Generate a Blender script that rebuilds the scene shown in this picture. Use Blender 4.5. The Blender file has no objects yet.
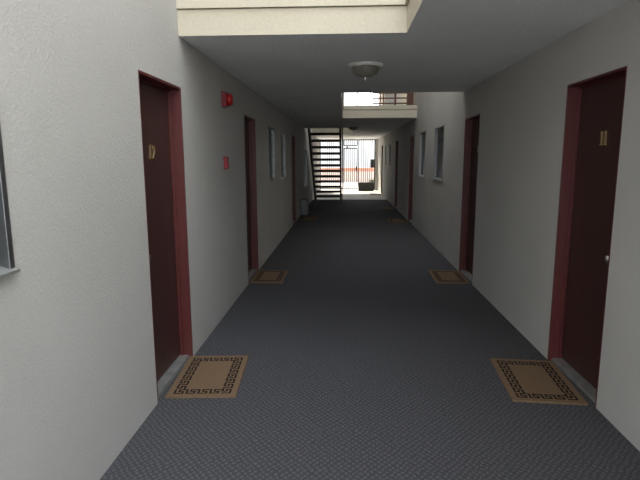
import bpy, bmesh, math, random
from mathutils import Matrix, Vector

C = bpy.context.scene.collection
random.seed(4)

# ------------------------------------------------------------------ camera
F_PX, PITCH, YAW, ROLL, CAM_H = 503.16, math.radians(-9.305), math.radians(-2.796), math.radians(-0.175), 1.5895
fw = Vector((math.sin(YAW) * math.cos(PITCH), math.cos(YAW) * math.cos(PITCH), math.sin(PITCH)))
r0 = fw.cross(Vector((0, 0, 1))).normalized()
u0 = r0.cross(fw)
rr = r0 * math.cos(ROLL) + u0 * math.sin(ROLL)
uu = -r0 * math.sin(ROLL) + u0 * math.cos(ROLL)
cd = bpy.data.cameras.new('camera')
cd.sensor_width = 36.0
cd.lens = 36.0 * F_PX / 640.0
cd.clip_start = 0.05
cam = bpy.data.objects.new('camera', cd)
C.objects.link(cam)
cam.matrix_world = Matrix(((rr.x, uu.x, -fw.x, 0), (rr.y, uu.y, -fw.y, 0), (rr.z, uu.z, -fw.z, CAM_H), (0, 0, 0, 1)))
bpy.context.scene.camera = cam

# ------------------------------------------------------------------ sky, sun, exposure
world = bpy.data.worlds.new('sky')
bpy.context.scene.world = world
world.use_nodes = True
bg = world.node_tree.nodes['Background']
bg.inputs['Color'].default_value = (0.88, 0.94, 1.0, 1)
bg.inputs['Strength'].default_value = 2.0
sd = bpy.data.lights.new('sun', 'SUN')
sd.energy = 10.0
sd.angle = math.radians(0.6)
sd.color = (1.0, 0.88, 0.70)
sun = bpy.data.objects.new('sun', sd)
C.objects.link(sun)
AZ, EL = math.radians(18), math.radians(41)
sdir = Vector((math.sin(AZ) * math.cos(EL), -math.cos(AZ) * math.cos(EL), -math.sin(EL)))
sun.rotation_euler = sdir.to_track_quat('-Z', 'Y').to_euler()
sun.location = (-3, 30, 12)
vs = bpy.context.scene.view_settings
vs.view_transform = 'Standard'
vs.look = 'None'
vs.gamma = 1
vs.use_curve_mapping = False
vs.exposure = 1.2

# ------------------------------------------------------------------ helpers
XL, XR, H, TOP = -1.218, 1.617, 2.47, 2.74
YB, YE = -1.5, 25.1


def tag(o, label=None, cat=None, group=None, kind=None):
    if label: o['label'] = label
    if cat: o['category'] = cat
    if group: o['group'] = group
    if kind: o['kind'] = kind
    return o


def empty(name, loc, rz=0):
    o = bpy.data.objects.new(name, None)
    o.empty_display_size = 0.1
    o.location = loc
    o.rotation_euler = (0, 0, rz)
    C.objects.link(o)
    return o


def link(name, bm, mats, parent=None, loc=(0, 0, 0), smooth=False, bevel=0, clean=True):
    if clean:
        bmesh.ops.recalc_face_normals(bm, faces=bm.faces)
    me = bpy.data.meshes.new(name)
    bm.to_mesh(me)
    bm.free()
    if not isinstance(mats, (list, tuple)):
        mats = [mats]
    for m in mats:
        me.materials.append(m)
    if smooth:
        for p in me.polygons:
            p.use_smooth = True
    o = bpy.data.objects.new(name, me)
    o.location = loc
    C.objects.link(o)
    if parent:
        o.parent = parent
    if bevel:
        b = o.modifiers.new('bevel', 'BEVEL')
        b.width = bevel
        b.segments = 2
        b.limit_method = 'ANGLE'
        b.angle_limit = math.radians(40)
    return o


def box(bm, x0, x1, y0, y1, z0, z1, mi=0):
    v = [bm.verts.new(p) for p in ((x0, y0, z0), (x1, y0, z0), (x1, y1, z0), (x0, y1, z0),
                                   (x0, y0, z1), (x1, y0, z1), (x1, y1, z1), (x0, y1, z1))]
    for f in ((3, 2, 1, 0), (4, 5, 6, 7), (0, 1, 5, 4), (1, 2, 6, 5), (2, 3, 7, 6), (3, 0, 4, 7)):
        fc = bm.faces.new([v[i] for i in f])
        fc.material_index = mi


def bxs(*boxes):
    bm = bmesh.new()
    for b in boxes:
        box(bm, *b)
    return bm


def prism(bm, pts, axis, a0, a1):
    """pts: 2-D outline in the two other axes, extruded along axis."""
    def mk(p, a):
        if axis == 'x': return (a, p[0], p[1])
        if axis == 'y': return (p[0], a, p[1])
        return (p[0], p[1], a)
    A = [bm.verts.new(mk(p, a0)) for p in pts]
    B = [bm.verts.new(mk(p, a1)) for p in pts]
    n = len(pts)
    bm.faces.new(A)
    bm.faces.new(B[::-1])
    for i in range(n):
        bm.faces.new((A[i], B[i], B[(i + 1) % n], A[(i + 1) % n]))


def tube(bm, p0, p1, r, seg=10):
    p0, p1 = Vector(p0), Vector(p1)
    d = (p1 - p0).normalized()
    a = d.orthogonal().normalized()
    b = d.cross(a)
    rings = []
    for p in (p0, p1):
        rings.append([bm.verts.new(p + (a * math.cos(t) + b * math.sin(t)) * r)
                      for t in [2 * math.pi * i / seg for i in range(seg)]])
    for i in range(seg):
        bm.faces.new((rings[0][i], rings[0][(i + 1) % seg], rings[1][(i + 1) % seg], rings[1][i]))
    bm.faces.new(rings[0][::-1])
    bm.faces.new(rings[1])


def lathe(bm, prof, axis='z', seg=32, o=(0, 0, 0)):
    rings = []
    for r, h in prof:
        ring = []
        for i in range(seg):
            t = 2 * math.pi * i / seg
            c, s = max(r, 1e-4) * math.cos(t), max(r, 1e-4) * math.sin(t)
            p = (c, s, h) if axis == 'z' else ((h, c, s) if axis == 'x' else (c, h, s))
            ring.append(bm.verts.new((p[0] + o[0], p[1] + o[1], p[2] + o[2])))
        rings.append(ring)
    for a, b in zip(rings, rings[1:]):
        for i in range(seg):
            bm.faces.new((a[i], a[(i + 1) % seg], b[(i + 1) % seg], b[i]))
    bm.faces.new(rings[0])
    bm.faces.new(rings[-1])


def voxels(xs, ys, zs, solid):
    """boundary surface of the solid cells of a rectilinear grid"""
    bm = bmesh.new()
    nx, ny, nz = len(xs) - 1, len(ys) - 1, len(zs) - 1
    S = [[[solid((xs[i] + xs[i + 1]) / 2, (ys[j] + ys[j + 1]) / 2, (zs[k] + zs[k + 1]) / 2)
           for k in range(nz)] for j in range(ny)] for i in range(nx)]
    vc = {}

    def V(i, j, k):
        if (i, j, k) not in vc:
            vc[(i, j, k)] = bm.verts.new((xs[i], ys[j], zs[k]))
        return vc[(i, j, k)]

    def s(i, j, k):
        return 0 <= i < nx and 0 <= j < ny and 0 <= k < nz and S[i][j][k]
    for i in range(nx):
        for j in range(ny):
            for k in range(nz):
                if not S[i][j][k]: continue
                if not s(i - 1, j, k): bm.faces.new((V(i, j, k), V(i, j, k + 1), V(i, j + 1, k + 1), V(i, j + 1, k)))
                if not s(i + 1, j, k): bm.faces.new((V(i + 1, j, k), V(i + 1, j + 1, k), V(i + 1, j + 1, k + 1), V(i + 1, j, k + 1)))
                if not s(i, j - 1, k): bm.faces.new((V(i, j, k), V(i + 1, j, k), V(i + 1, j, k + 1), V(i, j, k + 1)))
                if not s(i, j + 1, k): bm.faces.new((V(i, j + 1, k), V(i, j + 1, k + 1), V(i + 1, j + 1, k + 1), V(i + 1, j + 1, k)))
                if not s(i, j, k - 1): bm.faces.new((V(i, j, k), V(i, j + 1, k), V(i + 1, j + 1, k), V(i + 1, j, k)))
                if not s(i, j, k + 1): bm.faces.new((V(i, j, k + 1), V(i + 1, j, k + 1), V(i + 1, j + 1, k + 1), V(i, j + 1, k + 1)))
    return bm


# ------------------------------------------------------------------ materials
class NT:
    def __init__(self, name):
        self.m = bpy.data.materials.new(name)
        self.m.use_nodes = True
        self.t = self.m.node_tree
        self.b = self.t.nodes['Principled BSDF']

    def n(self, typ, **kw):
        nd = self.t.nodes.new(typ)
        for k, v in kw.items():
            if k.startswith('i_'):
                nd.inputs[k[2:].replace('_', ' ')].default_value = v
            else:
                setattr(nd, k, v)
        return nd

    def l(self, a, b):
        self.t.links.new(a, b)

    def pos(self):
        return self.n('ShaderNodeNewGeometry').outputs['Position']

    def obj(self):
        return self.n('ShaderNodeTexCoord').outputs['Object']


def plain(name, col, rough=0.5, metal=0.0, noise=0.0, scale=8, bump=0.0, bscale=60, spec=0.5):
    k = NT(name)
    k.b.inputs['Roughness'].default_value = rough
    k.b.inputs['Metallic'].default_value = metal
    k.b.inputs['Specular IOR Level'].default_value = spec
    k.b.inputs['Base Color'].default_value = (*col, 1)
    co = k.obj()
    if noise:
        nz = k.n('ShaderNodeTexNoise', i_Scale=scale, i_Detail=4.0)
        k.l(co, nz.inputs['Vector'])
        cr = k.n('ShaderNodeValToRGB')
        cr.color_ramp.elements[0].position = 0.3
        cr.color_ramp.elements[1].position = 0.7
        cr.color_ramp.elements[0].color = (*[c * (1 - noise) for c in col], 1)
        cr.color_ramp.elements[1].color = (*[min(1, c * (1 + noise)) for c in col], 1)
        k.l(nz.outputs['Fac'], cr.inputs['Fac'])
        k.l(cr.outputs['Color'], k.b.inputs['Base Color'])
    if bump:
        nb = k.n('ShaderNodeTexNoise', i_Scale=bscale, i_Detail=4.0)
        k.l(co, nb.inputs['Vector'])
        bp = k.n('ShaderNodeBump', i_Strength=bump, i_Distance=0.01)
        k.l(nb.outputs['Fac'], bp.inputs['Height'])
        k.l(bp.outputs['Normal'], k.b.inputs['Normal'])
    return k.m


def stucco(name, col, strength=0.5, scale=38):
    k = NT(name)
    k.b.inputs['Roughness'].default_value = 0.9
    k.b.inputs['Specular IOR Level'].default_value = 0.2
    p = k.pos()
    n1 = k.n('ShaderNodeTexNoise', i_Scale=1.3, i_Detail=3.0)
    k.l(p, n1.inputs['Vector'])
    n2 = k.n('ShaderNodeTexNoise', i_Scale=scale * 1.5, i_Detail=2.0)
    k.l(p, n2.inputs['Vector'])
    ad = k.n('ShaderNodeMath', operation='ADD')
    k.l(n1.outputs['Fac'], ad.inputs[0])
    k.l(n2.outputs['Fac'], ad.inputs[1])
    mr = k.n('ShaderNodeMapRange')
    mr.inputs['From Min'].default_value = 0.7
    mr.inputs['From Max'].default_value = 1.3
    k.l(ad.outputs[0], mr.inputs['Value'])
    mx = k.n('ShaderNodeMix', data_type='RGBA')
    mx.inputs['A'].default_value = (*[c * 0.93 for c in col], 1)
    mx.inputs['B'].default_value = (*[min(1, c * 1.05) for c in col], 1)
    k.l(mr.outputs['Result'], mx.inputs['Factor'])
    k.l(mx.outputs['Result'], k.b.inputs['Base Color'])
    nb = k.n('ShaderNodeTexNoise', i_Scale=scale, i_Detail=3.0, i_Roughness=0.55)
    k.l(p, nb.inputs['Vector'])
    bp = k.n('ShaderNodeBump', i_Strength=strength, i_Distance=0.012)
    k.l(nb.outputs['Fac'], bp.inputs['Height'])
    k.l(bp.outputs['Normal'], k.b.inputs['Normal'])
    return k.m


def carpet_mat():
    k = NT('blue_grey_carpet')
    k.b.inputs['Roughness'].default_value = 1.0
    k.b.inputs['Specular IOR Level'].default_value = 0.1
    p = k.pos()
    nz = k.n('ShaderNodeTexNoise', i_Scale=16.0, i_Detail=4.0)
    k.l(p, nz.inputs['Vector'])
    off = k.n('ShaderNodeVectorMath', operation='SCALE')
    off.inputs['Scale'].default_value = 0.045
    k.l(nz.outputs['Color'], off.inputs[0])
    add = k.n('ShaderNodeVectorMath', operation='ADD')
    k.l(p, add.inputs[0])
    k.l(off.outputs[0], add.inputs[1])
    w = []
    for ang in (0.72, -0.72):
        mp = k.n('ShaderNodeMapping')
        mp.inputs['Rotation'].default_value = (0, 0, ang)
        k.l(add.outputs[0], mp.inputs['Vector'])
        wv = k.n('ShaderNodeTexWave', i_Scale=11.0)
        k.l(mp.outputs[0], wv.inputs['Vector'])
        w.append(wv)
    mm = k.n('ShaderNodeMath', operation='MULTIPLY')
    k.l(w[0].outputs['Fac'], mm.inputs[0])
    k.l(w[1].outputs['Fac'], mm.inputs[1])
    fine = k.n('ShaderNodeTexNoise', i_Scale=190.0, i_Detail=2.0)
    k.l(p, fine.inputs['Vector'])
    a2 = k.n('ShaderNodeMath', operation='ADD')
    sc = k.n('ShaderNodeMath', operation='MULTIPLY')
    sc.inputs[1].default_value = 0.5
    k.l(mm.outputs[0], sc.inputs[0])
    k.l(sc.outputs[0], a2.inputs[0])
    k.l(fine.outputs['Fac'], a2.inputs[1])
    cr = k.n('ShaderNodeValToRGB')
    cr.color_ramp.elements[0].position = 0.20
    cr.color_ramp.elements[0].color = (0.030, 0.030, 0.0325, 1)
    cr.color_ramp.elements[1].position = 1.15
    cr.color_ramp.elements[1].color = (0.118, 0.115, 0.124, 1)
    cr.color_ramp.elements[1].position = 1.0
    k.l(a2.outputs[0], cr.inputs['Fac'])
    k.l(cr.outputs['Color'], k.b.inputs['Base Color'])
    bp = k.n('ShaderNodeBump', i_Strength=0.5, i_Distance=0.006)
    k.l(a2.outputs[0], bp.inputs['Height'])
    k.l(bp.outputs['Normal'], k.b.inputs['Normal'])
    return k.m


def wood_paint(name, col, rough):
    """gloss paint with brushed vertical grain"""
    k = NT(name)
    k.b.inputs['Roughness'].default_value = rough
    p = k.pos()
    mp = k.n('ShaderNodeMapping')
    mp.inputs['Scale'].default_value = (40, 40, 1.5)
    k.l(p, mp.inputs['Vector'])
    nz = k.n('ShaderNodeTexNoise', i_Scale=1.6, i_Detail=4.0)
    k.l(mp.outputs[0], nz.inputs['Vector'])
    mx = k.n('ShaderNodeMix', data_type='RGBA')
    mx.inputs['A'].default_value = (*[c * 0.65 for c in col], 1)
    mx.inputs['B'].default_value = (*[c * 1.35 for c in col], 1)
    k.l(nz.outputs['Fac'], mx.inputs['Factor'])
    k.l(mx.outputs['Result'], k.b.inputs['Base Color'])
    bp = k.n('ShaderNodeBump', i_Strength=0.25, i_Distance=0.004)
    k.l(nz.outputs['Fac'], bp.inputs['Height'])
    k.l(bp.outputs['Normal'], k.b.inputs['Normal'])
    return k.m


M = {}
M['wall'] = stucco('cream_stucco', (0.515, 0.502, 0.474), 0.26, 75)
M['ceil'] = stucco('textured_ceiling', (0.85, 0.86, 0.87), 1.0, 42)
M['fascia'] = stucco('smooth_cream_stucco', (0.56, 0.51, 0.405), 0.2, 30)
M['carpet'] = carpet_mat()
M['concrete'] = plain('pale_concrete', (0.55, 0.535, 0.51), 0.85, noise=0.12, scale=3, bump=0.2)
M['door'] = wood_paint('dark_maroon_paint', (0.052, 0.020, 0.017), 0.45)
M['jamb'] = wood_paint('lit_maroon_paint', (0.092, 0.016, 0.0155), 0.45)  # door paint made lighter and redder for the light falling on the jambs
M['alu'] = plain('aluminium', (0.27, 0.275, 0.28), 0.45, 1.0, noise=0.1, scale=12)
M['sill'] = plain('worn_aluminium', (0.42, 0.43, 0.41), 0.45, 0.7, noise=0.2, scale=10)
M['brass'] = plain('brass', (0.75, 0.55, 0.28), 0.28, 1.0)
M['chrome'] = plain('brushed_nickel', (0.75, 0.72, 0.68), 0.25, 1.0)
M['coir'] = plain('coir', (0.215, 0.140, 0.085), 1.0, noise=0.35, scale=140, bump=0.9, bscale=220, spec=0.1)
M['ink'] = plain('black_printed_coir', (0.014, 0.013, 0.013), 1.0, noise=0.3, scale=140, bump=0.9, bscale=220, spec=0.1)
M['darksheet'] = plain('dark_matte', (0.022, 0.021, 0.021), 0.95, noise=0.3, scale=60, bump=0.5)
M['red'] = plain('fire_red_enamel', (0.36, 0.008, 0.010), 0.3)
M['redd'] = plain('dull_red_enamel', (0.22, 0.012, 0.02), 0.4)
M['whitep'] = plain('white_paint', (0.75, 0.75, 0.73), 0.4)
M['iron'] = plain('dark_brown_iron', (0.025, 0.018, 0.015), 0.55, 0.2, noise=0.2)
M['tread'] = plain('dark_stair_tread', (0.03, 0.022, 0.018), 0.7, noise=0.25, scale=20)
M['gate'] = plain('grey_painted_iron', (0.055, 0.055, 0.06), 0.5, 0.3)
M['wood'] = wood_paint('red_brown_stained_wood', (0.10, 0.028, 0.016), 0.5)
M['box'] = plain('pale_grey_paint', (0.20, 0.21, 0.225), 0.7, noise=0.15, scale=9)
M['planter'] = plain('dark_planter_clay', (0.035, 0.035, 0.034), 0.8, noise=0.2, scale=14, bump=0.3)
M['leaf'] = plain('leaf', (0.06, 0.11, 0.03), 0.6, noise=0.35, scale=30)
M['peach'] = stucco('peach_stucco', (0.46, 0.36, 0.32), 0.3)
M['terra'] = plain('terracotta', (0.40, 0.17, 0.11), 0.8, noise=0.2, scale=5)
M['asphalt'] = plain('bleached_paving', (0.40, 0.39, 0.37), 0.9, noise=0.1, scale=2, bump=0.3)
M['white_far'] = stucco('white_stucco', (0.52, 0.52, 0.52), 0.3)


def glass_mat():
    k = NT('louvre_glass')
    k.b.inputs['Base Color'].default_value = (0.04, 0.045, 0.045, 1)
    k.b.inputs['Roughness'].default_value = 0.3
    k.b.inputs['Specular IOR Level'].default_value = 0.3
    k.b.inputs['Transmission Weight'].default_value = 0.3
    k.b.inputs['IOR'].default_value = 1.18
    nz = k.n('ShaderNodeTexNoise', i_Scale=90.0)
    k.l(k.pos(), nz.inputs['Vector'])
    bp = k.n('ShaderNodeBump', i_Strength=0.2, i_Distance=0.003)
    k.l(nz.outputs['Fac'], bp.inputs['Height'])
    k.l(bp.outputs['Normal'], k.b.inputs['Normal'])
    return k.m


def bowl_mat():
    k = NT('frosted_bowl_glass')
    k.b.inputs['Roughness'].default_value = 0.3
    w = k.n('ShaderNodeTexNoise', i_Scale=14.0, i_Detail=5.0)
    k.l(k.obj(), w.inputs['Vector'])
    mx = k.n('ShaderNodeMix', data_type='RGBA')
    mx.inputs['A'].default_value = (0.13, 0.125, 0.10, 1)
    mx.inputs['B'].default_value = (0.26, 0.25, 0.21, 1)
    k.l(w.outputs['Fac'], mx.inputs['Factor'])
    k.l(mx.outputs['Result'], k.b.inputs['Base Color'])
    return k.m


M['glass'] = glass_mat()
M['bowl'] = bowl_mat()

# ------------------------------------------------------------------ the setting
DOORS_L = [(3.03, 3.82), (6.19, 6.97), (11.72, 12.52)]
DOORS_R = [(3.09, 3.88), (6.27, 7.03), (12.05, 12.83), (15.55, 16.33), (21.75, 22.5)]
WINS_L = [(1.02, 1.76, 1.19, 2.10), (8.12, 8.85, 1.21, 2.09), (9.66, 10.42, 1.20, 2.08), (15.2, 16.5, 0.72, 1.85)]
WINS_R = [(8.45, 9.30, 1.21, 2.11), (10.32, 11.12, 1.20, 2.12), (18.0, 18.65, 1.27, 2.06), (19.95, 20.55, 1.28, 2.06)]
DH = 2.105
ROOF = 5.2
THK = 0.25


def side_wall(name, x0, sgn, doors, wins):
    xs = sorted([x0, x0 + sgn * THK, x0 + sgn * 2.6, x0 + sgn * 2.8])
    ys = {YB, YB + 0.2, YE - 0.2, YE}
    zs = {0.0, ROOF, DH}
    for a, b in doors: ys |= {a, b}
    for a, b, c, d in wins:
        ys |= {a, b}
        zs |= {c, d}

    def solid(x, y, z):
        d = abs(x - x0)
        if d > 2.6: return True
        if d > THK: return y < YB + 0.2 or y > YE - 0.2
        for a, b in doors:
            if a < y < b and z < DH: return False
        for a, b, c, e in wins:
            if a < y < b and c < z < e: return False
        return True
    o = link(name, voxels(xs, sorted(ys), sorted(zs), solid), M['wall'])
    return tag(o, kind='structure')


side_wall('wall_left', XL, -1, DOORS_L, WINS_L)
side_wall('wall_right', XR, 1, DOORS_R, WINS_R)

# floors
CARPET_END = 19.3
tag(link('floor_carpet', bxs((XL - 2.9, XR + 2.9, YB, CARPET_END, -0.2, 0.0)), M['carpet']), kind='structure')
tag(link('floor_concrete', bxs((XL - 2.9, XR + 2.9, CARPET_END, YE, -0.2, 0.0)), M['concrete']), kind='structure')
tag(link('ground_street', bxs((-60, 60, YE, 90, -0.25, -0.02)), M['asphalt']), kind='structure')
tag(link('ground_bounce', bxs((-60, 60, -40, YB, -0.25, -0.02)), M['asphalt']), kind='structure')  # unseen paving added behind the camera to bounce sunlight onto the ceiling

# the upper walkway slab with its three light wells; its underside is the ceiling
WELLS = [(XL, 0.44, YB, 3.82), (-0.05, XR, 7.2, 11.7), (XL, 0.34, 15.45, 19.9)]


def slab(name, z0, z1, wells, mats, xpad=2.9):
    xs = {XL - xpad, XR + xpad}
    ys = {YB, YE}
    for a, b, c, d in wells:
        xs |= {a, b}
        ys |= {c, d}

    def solid(x, y, z):
        return not any(a < x < b and c < y < d for a, b, c, d in wells)
    return link(name, voxels(sorted(xs), sorted(ys), [z0, z1], solid), mats)


# lower layer inside the corridor, ceiling of the rooms beside it
cl = voxels([XL, -0.05, 0.34, 0.44, XR], sorted({YB, YE, 3.82, 7.2, 11.7, 15.45, 19.9}), [H, TOP - 0.09],
            lambda x, y, z: not any(a < x < b and c < y < d for a, b, c, d in WELLS))
for f in cl.faces:
    f.material_index = 0 if abs(f.normal.z) > 0.5 or f.calc_center_median().z < H + 1e-4 else 1
cl.normal_update()
for f in cl.faces:
    f.material_index = 0 if f.calc_center_median().z < H + 1e-4 else 1
tag(link('ceiling', cl, [M['ceil'], M['fascia']], clean=False), kind='structure')
LIP = 0.02
wl = [(XL, 0.44 - LIP, YB, 3.82 - LIP), (-0.05 + LIP, XR, 7.2 + LIP, 11.7 - LIP), (XL, 0.34 - LIP, 15.45 + LIP, 19.9 - LIP)]
up = voxels(sorted({XL, XR, 0.44 - LIP, -0.05 + LIP, 0.34 - LIP}),
            sorted({YB, YE, 3.82 - LIP, 7.2 + LIP, 11.7 - LIP, 15.45 + LIP, 19.9 - LIP}), [TOP - 0.09 + 0.005, TOP],
            lambda x, y, z: not any(a < x < b and c < y < d for a, b, c, d in wl))
tag(link('floor_upper', up, M['fascia']), kind='structure')
tag(link('ceiling_rooms', bxs((XL - 2.6, XL - THK, YB + 0.2, YE - 0.2, H, TOP), (XR + THK, XR + 2.6, YB + 0.2, YE - 0.2, H, TOP)),
         M['ceil']), kind='structure')
# roof over the upper level, openings shaped to block sun and admit sky light
tag(slab('roof_unseen', ROOF + 0.001, ROOF + 0.2, [(XL, XR, YB, 3.82), (-0.05, XR, 7.3, 10.1), (XL, 0.34, 15.6, 17.9)], M['wall']), kind='structure')


# ------------------------------------------------------------------ doors
REC = 0.095


def digit_boxes(bm, ch, y0, z0, h, w, x0, x1, flip):
    t = w * 0.22
    segs = {'1': [(0.39, 0.61, 0, 1), (0.2, 0.45, 0.78, 0.9), (0.15, 0.85, 0, 0.1)],
            '2': [(0, 0.2, 0.68, 0.9), (0.1, 0.9, 0.88, 1.0), (0.78, 1, 0.5, 0.92), (0.0, 1.0, 0.0, 0.13)]}[ch]
    for a, b, c, d in segs:
        ya, yb = y0 + a * w * flip, y0 + b * w * flip
        box(bm, x0, x1, min(ya, yb), max(ya, yb), z0 + c * h, z0 + d * h)
    if ch == '2':
        A = [(y0 + p * w * flip, z0 + q * h) for p, q in ((0.0, 0.1), (0.22, 0.1), (1.0, 0.5), (0.8, 0.58))]
        prism(bm, A, 'x', x0, x1)


def make_door(n, sgn, wall_x, y0, y1, number=None, knob_near=True, mark=False):
    """sgn: direction out of the corridor into the wall; local frame is world"""
    X = lambda d: wall_x + sgn * d            # depth into the wall
    rng = lambda a, b: (min(X(a), X(b)), max(X(a), X(b)))
    root = empty('door_%d' % n, (X(REC), (y0 + y1) / 2, 0))
    tag(root, kind='structure')
    off = Vector(root.location)

    def L(name, bm, m, parent=root, **kw):
        if parent is root:
            bmesh.ops.translate(bm, verts=bm.verts, vec=-off)
        return link(name, bm, m, parent, **kw)
    jt = 0.018
    bm = bmesh.new()
    a, b = rng(0.0, 0.20)
    a2, b2 = rng(REC - 0.022, REC)            # rebate / door stop strip
    for (p, q) in ((y0, y0 + jt), (y1 - jt, y1)):
        box(bm, a, b, p, q, 0, DH)
    box(bm, a, b, y0 + jt, y1 - jt, DH - jt, DH)
    for (p, q) in ((y0 + jt, y0 + jt + 0.014), (y1 - jt - 0.014, y1 - jt)):
        box(bm, a2, b2, p, q, 0, DH - jt)
    box(bm, a2, b2, y0 + jt + 0.014, y1 - jt - 0.014, DH - jt - 0.014, DH - jt)
    L('door_frame', bm, M['jamb'], bevel=0.002)
    a, b = rng(REC, REC + 0.045)
    panel = L('door_panel', bxs((a, b, y0 + jt + 0.002, y1 - jt - 0.002, 0.03, DH - jt - 0.003)), M['door'], bevel=0.002)
    # threshold
    bm = bmesh.new()
    prism(bm, [(X(0.022), 0.001), (X(0.028), 0.02), (X(0.10), 0.026), (X(0.13), 0.001)], 'y', y0 + 0.001, y1 - 0.001)
    L('threshold', bm, M['sill'])
    # knob and deadbolt
    ky = y0 + 0.092
    bm = bmesh.new()
    prof = [(0.033, 0), (0.032, -0.004), (0.026, -0.010), (0.011, -0.014), (0.011, -0.030), (0.022, -0.036), (0.026, -0.054), (0.021, -0.068), (0.004, -0.073)]
    lathe(bm, [(r, X(REC) + sgn * h) for r, h in prof], 'x', 20, (0, ky, 0.955))
    L('knob', bm, M['chrome'], smooth=True)
    bm = bmesh.new()
    lathe(bm, [(r, X(REC) + sgn * h) for r, h in [(0.027, 0), (0.027, -0.006), (0.020, -0.014), (0.004, -0.015)]], 'x', 20, (0, ky, 1.10))
    L('deadbolt', bm, M['brass'], smooth=True)
    # peephole
    bm = bmesh.new()
    lathe(bm, [(r, X(REC) + sgn * h) for r, h in [(0.007, 0), (0.007, -0.002), (0.004, -0.003), (0.001, -0.002)]], 'x', 14, (0, (y0 + y1) / 2, 1.50))
    L('peephole', bm, M['gate'], smooth=True)
    if number:
        a, b = rng(REC - 0.006, REC + 0.0)
        # text reads left to right as seen from the corridor
        flip = 1 if sgn < 0 else -1
        w, gap = (0.046, 0.016) if sgn < 0 else (0.036, 0.016)
        yc = (y0 + y1) / 2
        ys = yc - flip * (w * len(number) + gap * (len(number) - 1)) / 2
        bm = bmesh.new()
        for i, ch in enumerate(number):
            digit_boxes(bm, ch, ys + flip * i * (w + gap), 1.585 if sgn < 0 else 1.665, 0.092, w, a, b, flip)
        L('number', bm, M['brass'])
    elif mark:
        a, b = rng(REC - 0.012, REC)
        bm = bmesh.new()
        box(bm, a, b, (y0 + y1) / 2 - 0.02, (y0 + y1) / 2 + 0.02, 1.66, 1.74)
        L('door_plate', bm, M['chrome'], bevel=0.003)
    return root


k = 1
for i, (a, b) in enumerate(DOORS_L):
    make_door(k, -1, XL, a, b, number='12' if i == 0 else None)
    k += 1
for i, (a, b) in enumerate(DOORS_R):
    make_door(k, 1, XR, a, b, number='11' if i == 0 else None, mark=(i == 1))
    k += 1


# ------------------------------------------------------------------ jalousie windows
def make_window(n, sgn, wall_x, y0, y1, z0, z1):
    X = lambda d: wall_x + sgn * d
    rng = lambda a, b: (min(X(a), X(b)), max(X(a), X(b)))
    root = empty('window_%d' % n, (X(0.0), (y0 + y1) / 2, z0))
    tag(root, kind='structure')
    off = Vector(root.location)

    def L(name, bm, m, **kw):
        bmesh.ops.translate(bm, verts=bm.verts, vec=-off)
        return link(name, bm, m, root, **kw)
    t = 0.028
    a, b = rng(-0.006, 0.085)
    bm = bmesh.new()
    box(bm, a, b, y0, y0 + t, z0, z1)
    box(bm, a, b, y1 - t, y1, z0, z1)
    box(bm, a, b, y0 + t, y1 - t, z1 - t, z1)
    L('window_frame', bm, M['alu'], bevel=0.002)
    a, b = rng(-0.022, 0.10)
    bm = bmesh.new()
    prism(bm, [(X(-0.024), z0 - 0.012), (X(-0.024), z0 - 0.002), (X(0.09), z0 + t), (X(0.09), z0 - 0.012 + 0.012)], 'y', y0 - 0.0, y1 + 0.0)
    L('window_sill', bm, M['sill'])
    # tilted glass blades, clips at both ends
    nb = max(6, int(round((z1 - z0 - 2 * t) / 0.088)))
    step = (z1 - z0 - 2 * t) / nb
    bg_, bc = bmesh.new(), bmesh.new()
    for i in range(nb):
        zc = z0 + t + step * (i + 0.5)
        lo, hi = zc - step * 0.50, zc + step * 0.50
        dlo, dhi = 0.034, 0.056
        P = [(X(dlo), lo), (X(dlo + 0.005), lo - 0.002), (X(dhi + 0.005), hi), (X(dhi), hi + 0.003)]
        prism(bg_, P, 'y', y0 + t + 0.004, y1 - t - 0.004)
        Q = [(X(dlo - 0.004), lo - 0.004), (X(dlo + 0.012), lo - 0.006), (X(dlo + 0.040), lo + step * .55), (X(dlo + 0.028), lo + step * .6)]
        for (p, q) in ((y0 + t, y0 + t + 0.014), (y1 - t - 0.014, y1 - t)):
            prism(bc, Q, 'y', p, q)
    L('glass_louvres', bg_, M['glass'])
    L('louvre_clips', bc, M['gate'])
    # fly screen frame behind the blades
    bm = bmesh.new()
    a, b = rng(0.10, 0.112)
    box(bm, a, b, y0 + 0.005, y1 - 0.005, z0 + 0.02, z0 + 0.045)
    box(bm, a, b, y0 + 0.005, y1 - 0.005, z1 - 0.03, z1 - 0.005)
    box(bm, a, b, y0 + 0.005, y0 + 0.03, z0 + 0.045, z1 - 0.03)
    box(bm, a, b, y1 - 0.03, y1 - 0.005, z0 + 0.045, z1 - 0.03)
    L('screen_frame', bm, M['alu'])
    return root


k = 1
for w in WINS_L:
    make_window(k, -1, XL, *w)
    k += 1
for w in WINS_R:
    make_window(k, 1, XR, *w)
    k += 1

# ------------------------------------------------------------------ staircase in the third light well
st = empty('open_staircase', (-0.62, 19.1, 0))
tag(st, 'dark open-riser metal staircase climbing along the left wall before the gate', 'staircase')
so = Vector(st.location)


def SL(name, bm, m, **kw):
    bmesh.ops.translate(bm, verts=bm.verts, vec=-so)
    return link(name, bm, m, kw.pop('parent', st), **kw)


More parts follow.
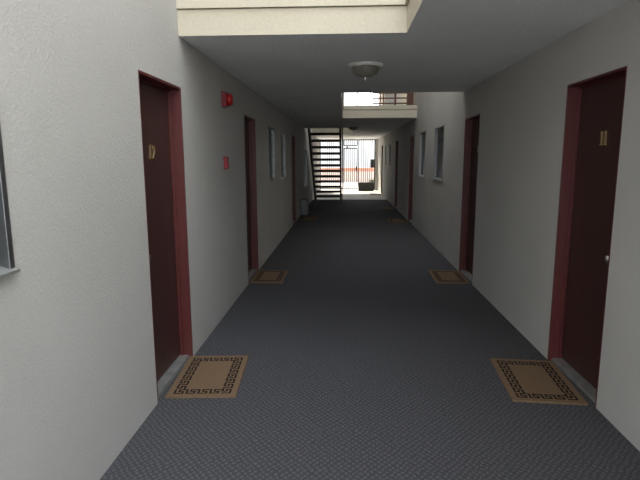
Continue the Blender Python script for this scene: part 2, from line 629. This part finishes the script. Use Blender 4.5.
NS = 14
RISE = TOP / NS
YS0, RUN = 19.10, 0.278          # first tread's outer edge, run
xa, xb = -1.12, -0.10
for i in range(1, NS):
    z = RISE * i
    y = YS0 - RUN * (i - 1)
    SL('tread', bxs((xa + 0.07, xb - 0.07, y - 0.27, y, z - 0.05, z), (xa + 0.07, xb - 0.07, y - 0.27, y - 0.235, z - 0.085, z - 0.05)), M['tread'], bevel=0.004)
for x0, x1 in ((xa, xa + 0.07), (xb - 0.07, xb)):
    bm = bmesh.new()
    yb, yt = YS0 + 0.10, 15.48
    sl = RISE / RUN
    zt = (YS0 - yt) * sl
    prism(bm, [(yb, 0.0), (yb, 0.10), (yt, zt + 0.12 + 0.09), (yt, zt - 0.13), (YS0 - 0.22, 0.0)], 'x', x0, x1)
    SL('stringer', bm, M['iron'])
# handrail on the open side, posts down to the treads
bm = bmesh.new()
hx = -0.075
p0 = (hx, YS0 - 0.05, RISE + 0.86)
p1 = (hx, 15.55, RISE * 13 + 0.95)
tube(bm, p0, p1, 0.022)
SL('handrail', bm, M['iron'])
for i in range(1, 14, 2):
    y = YS0 - RUN * (i - 1) - 0.13
    SL('baluster', bxs((hx - 0.012, hx + 0.012, y - 0.012, y + 0.012, RISE * i - 0.12 if i > 1 else 0.0, RISE * i + 0.90)), M['iron'])

# ------------------------------------------------------------------ street gate and its fixed side panels
GY = 24.95


def bars_panel(name, label, cat, x0, x1, z1, nb, group=None, mid=True, z0=0.05, swing=False):
    root = empty(name, ((x0 + x1) / 2, GY, 0))
    tag(root, label, cat, group)
    off = Vector(root.location)

    def P(nm, bm, m, parent=root, **kw):
        bmesh.ops.translate(bm, verts=bm.verts, vec=-off)
        return link(nm, bm, m, parent, **kw)
    t = 0.05
    bm = bmesh.new()
    lo = 0.0 if not swing else z0
    box(bm, x0, x0 + t, GY - 0.025, GY + 0.025, lo, z1)
    box(bm, x1 - t, x1, GY - 0.025, GY + 0.025, lo, z1)
    box(bm, x0 + t, x1 - t, GY - 0.025, GY + 0.025, z1 - t, z1)
    box(bm, x0 + t, x1 - t, GY - 0.025, GY + 0.025, z0, z0 + t)
    P('gate_frame', bm, M['gate'])
    for i in range(nb):
        x = x0 + t + (x1 - x0 - 2 * t) * (i + 1) / (nb + 1)
        P('bar', bxs((x - 0.015, x + 0.015, GY - 0.015, GY + 0.015, z0 + t, z1 - t)), M['gate'])
    return root, P


bars_panel('gate_side_panel', 'tall barred iron panel at the far end, behind the staircase', 'fence panel', XL + 0.002, -0.06, H - 0.01, 9)
root, P = bars_panel('street_gate', 'barred iron gate leaf with lock, right of the staircase at the street end', 'gate', -0.05, 0.63, 2.05, 5, swing=True)
bm = bxs((0.54, 0.63, GY - 0.05, GY + 0.05, 0.95, 1.15))
P('lock', bm, M['gate'], bevel=0.005)
bm = bxs((0.08, 0.16, GY - 0.09, GY - 0.03, 2.07 - 0.02, 2.13), (0.16, 0.55, GY - 0.08, GY - 0.06, 2.075, 2.10))
P('door_closer', bm, M['gate'])
# transom above the gate leaf
root, P = bars_panel('gate_transom', 'short row of iron bars above the gate leaf', 'fence panel', -0.055, 0.635, H - 0.01, 5, z0=2.14, swing=True)
root.location.z = 0
root, P = bars_panel('gate_side_panel', 'tall barred iron panel with dark square box, beside right wall at street end', 'fence panel', 0.665, XR - 0.13, H - 0.01, 6)
P('mail_box', bxs((1.26, 1.43, GY - 0.10, GY - 0.03, 1.09, 1.50)), M['gate'], bevel=0.006)
# pier between the last panel and the right wall
tag(link('trim_1', bxs((XR - 0.128, XR, GY - 0.06, YE - 0.001, 0.0, H)), M['wall']), kind='structure')

# planter beside the gate
pl = empty('planter_box', (1.03, 24.45, 0))
tag(pl, 'dark planter trough with small green plant, in front of right gate panel', 'planter')
bm = bmesh.new()
prism(bm, [(-0.36, 0.0), (0.36, 0.0), (0.40, 0.40), (-0.40, 0.40)], 'y', -0.17, 0.17)
link('trough', bm, M['planter'], pl, bevel=0.015)
link('soil', bxs((-0.37, 0.37, -0.14, 0.14, 0.395, 0.41)), M['planter'], pl)
bm = bmesh.new()
rnd = random.Random(7)
for i in range(150):
    c = Vector((rnd.gauss(0.28, 0.07), rnd.gauss(0, 0.06), 0.40 + abs(rnd.gauss(0.06, 0.05))))
    c.x = min(c.x, 0.42)
    d = Vector((rnd.uniform(-1, 1), rnd.uniform(-1, 1), rnd.uniform(0.1, 1))).normalized() * rnd.uniform(0.04, 0.08)
    s = d.orthogonal().normalized() * 0.014
    v = [bm.verts.new(c), bm.verts.new(c + d * 0.5 + s), bm.verts.new(c + d), bm.verts.new(c + d * 0.5 - s)]
    bm.faces.new(v)
link('foliage', bm, M['leaf'], pl, clean=False)

# ------------------------------------------------------------------ beyond the gate
tag(link('wall_street', bxs((-9, 9, 33.9, 34.15, -0.02, 0.70)), M['peach']), kind='structure')
tag(link('trim_2', bxs((-9.05, 9.05, 33.85, 34.2, 0.70, 0.90)), M['terra']), kind='structure')
fb = empty('white_building', (-1, 46, 0))
tag(fb, 'sun-bleached white building across the street beyond the gate', 'building')
link('facade', bxs((-14, 14, 0, 8, -0.02, 3.2)), M['white_far'], fb)
link('parapet', bxs((-14.2, 14.2, -0.2, 8.2, 3.2, 3.45)), M['white_far'], fb)

# ------------------------------------------------------------------ upper level railings
ur = empty('slatted_railing', (1.05, 11.9, TOP))
tag(ur, 'reddish brown slatted wooden railing on the upper walkway edge', 'railing')
link('post', bxs((0.355, 0.50, -0.05, 0.05, 0, 2.3)), M['wood'], ur)
link('post', bxs((0.075, 0.115, -0.02, 0.02, 0, 1.05)), M['wood'], ur)
link('post', bxs((-0.265, -0.235, -0.02, 0.02, 0, 1.05)), M['wood'], ur)
link('post', bxs((-0.185, -0.165, -0.02, 0.02, 0, 1.05)), M['wood'], ur)
for i in range(8):
    z = 0.05 + i * 0.115
    link('slat', bxs((-0.42, 0.355, -0.012, 0.012, z, z + 0.03)), M['wood'], ur)
link('top_rail', bxs((-0.42, 0.355, -0.03, 0.03, 1.0, 1.04)), M['wood'], ur)
ir = empty('thin_iron_railing', (0.28, 11.9, TOP))
tag(ir, 'thin grey railing left of the brown slatted railing upstairs', 'railing')
for x in (-0.31, 0.01, 0.31):
    link('post', bxs((x - 0.012, x + 0.012, -0.012, 0.012, 0, 1.0)), M['gate'], ir)
link('top_rail', bxs((-0.322, 0.322, -0.02, 0.02, 1.0, 1.03)), M['gate'], ir)


# ------------------------------------------------------------------ ceiling lights
def make_light(loc):
    root = empty('ceiling_light', loc)
    bm = bmesh.new()
    lathe(bm, [(0.10, 0.0), (0.166, -0.004), (0.170, -0.014), (0.158, -0.026), (0.142, -0.034), (0.10, -0.034)], seg=48)
    link('canopy', bm, M['whitep'], root, smooth=True)
    bm = bmesh.new()
    prof = []
    for i in range(13):
        t = math.pi / 2 * i / 12
        prof.append((0.138 * math.cos(t), -0.034 - 0.094 * math.sin(t)))
    lathe(bm, prof, seg=48)
    link('glass_bowl', bm, M['bowl'], root, smooth=True)
    bm = bmesh.new()
    lathe(bm, [(0.004, -0.118), (0.014, -0.122), (0.017, -0.128), (0.010, -0.134), (0.012, -0.141), (0.008, -0.150), (0.002, -0.153)], seg=20)
    link('finial', bm, M['chrome'], root, smooth=True)
    for i in range(3):
        t = math.radians(0 + 120 * i)
        for tt in (t,):
            bm = bmesh.new()
            lathe(bm, [(0.006, -0.026), (0.008, -0.032), (0.008, -0.042), (0.004, -0.046)], seg=12, o=(0.146 * math.cos(tt), 0.146 * math.sin(tt), 0))
            link('thumb_screw', bm, M['chrome'], root, smooth=True)
    return root


tag(make_light((0.195, 5.02, H)), 'dome ceiling light with dark glass bowl, nearest the camera', 'ceiling light', None)
tag(make_light((0.24, 14.6, H)), 'small far dome ceiling light just before the staircase', 'ceiling light', None)

# ------------------------------------------------------------------ fire alarm devices on the left wall
fa = empty('fire_alarm_horn', (XL, 5.15, 2.10))
tag(fa, 'bright red fire alarm horn high on the left wall', 'fire alarm')
link('back_box', bxs((0.0, 0.045, -0.065, 0.065, -0.005, 0.135)), M['redd'], fa, bevel=0.006)
bm = bmesh.new()
lathe(bm, [(0.058, 0.045), (0.060, 0.075), (0.052, 0.09), (0.03, 0.096), (0.004, 0.097)], 'x', 28, (0, 0, 0.065))
link('bell_cover', bm, M['red'], fa, smooth=True)
link('mounting_plate', bxs((0.0005, 0.008, -0.072, 0.072, -0.012, 0.142)), M['redd'], fa, bevel=0.002)

ps = empty('fire_pull_station', (XL, 5.11, 1.475))
tag(ps, 'small red fire alarm pull box below the horn on left wall', 'fire alarm')
link('housing', bxs((0.0005, 0.038, -0.042, 0.042, 0, 0.125)), M['redd'], ps, bevel=0.005)
link('pull_handle', bxs((0.038, 0.05, -0.028, 0.028, 0.03, 0.055)), M['red'], ps, bevel=0.004)


# ------------------------------------------------------------------ doormats
MEANDER = ['111110', '100010', '101110', '101000', '101111']      # rows from outside to inside


def key_cells(nx, ny, m):
    g = [[0] * ny for _ in range(nx)]
    lo = m

    def put(i, j):
        if 0 <= i < nx and 0 <= j < ny: g[i][j] = 1
    runx, runy = nx - 2 * m, ny - 2 * m

    def edge(length, f):
        for s in range(length):
            for r in range(5):
                if MEANDER[r][s % 6] == '1': f(s, r)
    edge(runx - 5, lambda s, r: put(m + s, m + r))
    edge(runy - 5, lambda s, r: put(nx - 1 - m - r, m + s))
    edge(runx - 5, lambda s, r: put(nx - 1 - m - s, ny - 1 - m - r))
    edge(runy - 5, lambda s, r: put(m + r, ny - 1 - m - s))
    return g


def make_mat():
    m, W, D, T = 3, 0.47, 0.70, 0.014
    nx, ny = 2 * m + 24 + 5, 2 * m + 42 + 5
    g = key_cells(nx, ny, m)
    bm = bmesh.new()
    dx, dy = W / nx, D / ny
    V = [[bm.verts.new((-W / 2 + i * dx, -D / 2 + j * dy, T)) for j in range(ny + 1)] for i in range(nx + 1)]
    for i in range(nx):
        for j in range(ny):
            f = bm.faces.new((V[i][j], V[i + 1][j], V[i + 1][j + 1], V[i][j + 1]))
            f.material_index = g[i][j]
    # sides and underside
    ring = [V[i][0] for i in range(nx)] + [V[nx][j] for j in range(ny)] + [V[i][ny] for i in range(nx, 0, -1)] + [V[0][j] for j in range(ny, 0, -1)]
    low = [bm.verts.new((v.co.x, v.co.y, 0.001)) for v in ring]
    n = len(ring)
    for i in range(n):
        bm.faces.new((ring[i], low[i], low[(i + 1) % n], ring[(i + 1) % n]))
    bm.faces.new(low[::-1])
    return link('doormat', bm, [M['coir'], M['ink']])


mat0 = make_mat()
MATS = [((XL + 0.240, 3.463), 3.5, 'tan coir doormat with black Greek key border at the nearest left door'),
        ((XR - 0.247, 3.485), -4, 'tan coir doormat with black Greek key border at the nearest right door'),
        ((XL + 0.218, 6.595), 0, 'tan doormat with dark border at second left door, below the pull box'),
        ((XR - 0.222, 6.66), -1, 'tan doormat with dark border at the second right door'),
        ((XR - 0.27, 12.75), -2, 'small distant doormat at the third right door'),
        ((XR - 0.27, 15.98), 0, 'small distant doormat at the fourth right door'),
        ((XL + 0.27, 13.1), 0, 'dim distant doormat by the left wall beside the pale grey block'),
        ((XR - 0.27, 22.1), 0, 'farthest doormat, at the last right door near the gate')]
for i, ((x, y), rz, lab) in enumerate(MATS):
    o = mat0 if i == 0 else mat0.copy()
    if i: C.objects.link(o)
    o.location = (x, y, 0)
    o.rotation_euler = (0, 0, math.radians(rz))
    if i in (2, 3): o.scale.x = 0.90
    tag(o, lab, 'doormat', 'coir doormats outside the doors')

# ------------------------------------------------------------------ things near the foot of the stairs
bm = bmesh.new()
box(bm, 0.0005, 0.18, -0.30, 0.30, 0, 0.43)
o = link('utility_block', bm, M['box'], None, (XL, 14.25, 0), bevel=0.012)
tag(o, 'low pale grey block against left wall past the third door', 'utility box')
o = link('dark_sheet', bxs((-0.28, 0.28, -0.55, 0.55, 0.001, 0.016)), M['darksheet'], None, (XL + 0.33, 15.9, 0), bevel=0.004)  # thin dark sheet added over a very dark patch of floor
tag(o, 'plain dark sheet on the floor under the staircase', 'doormat')
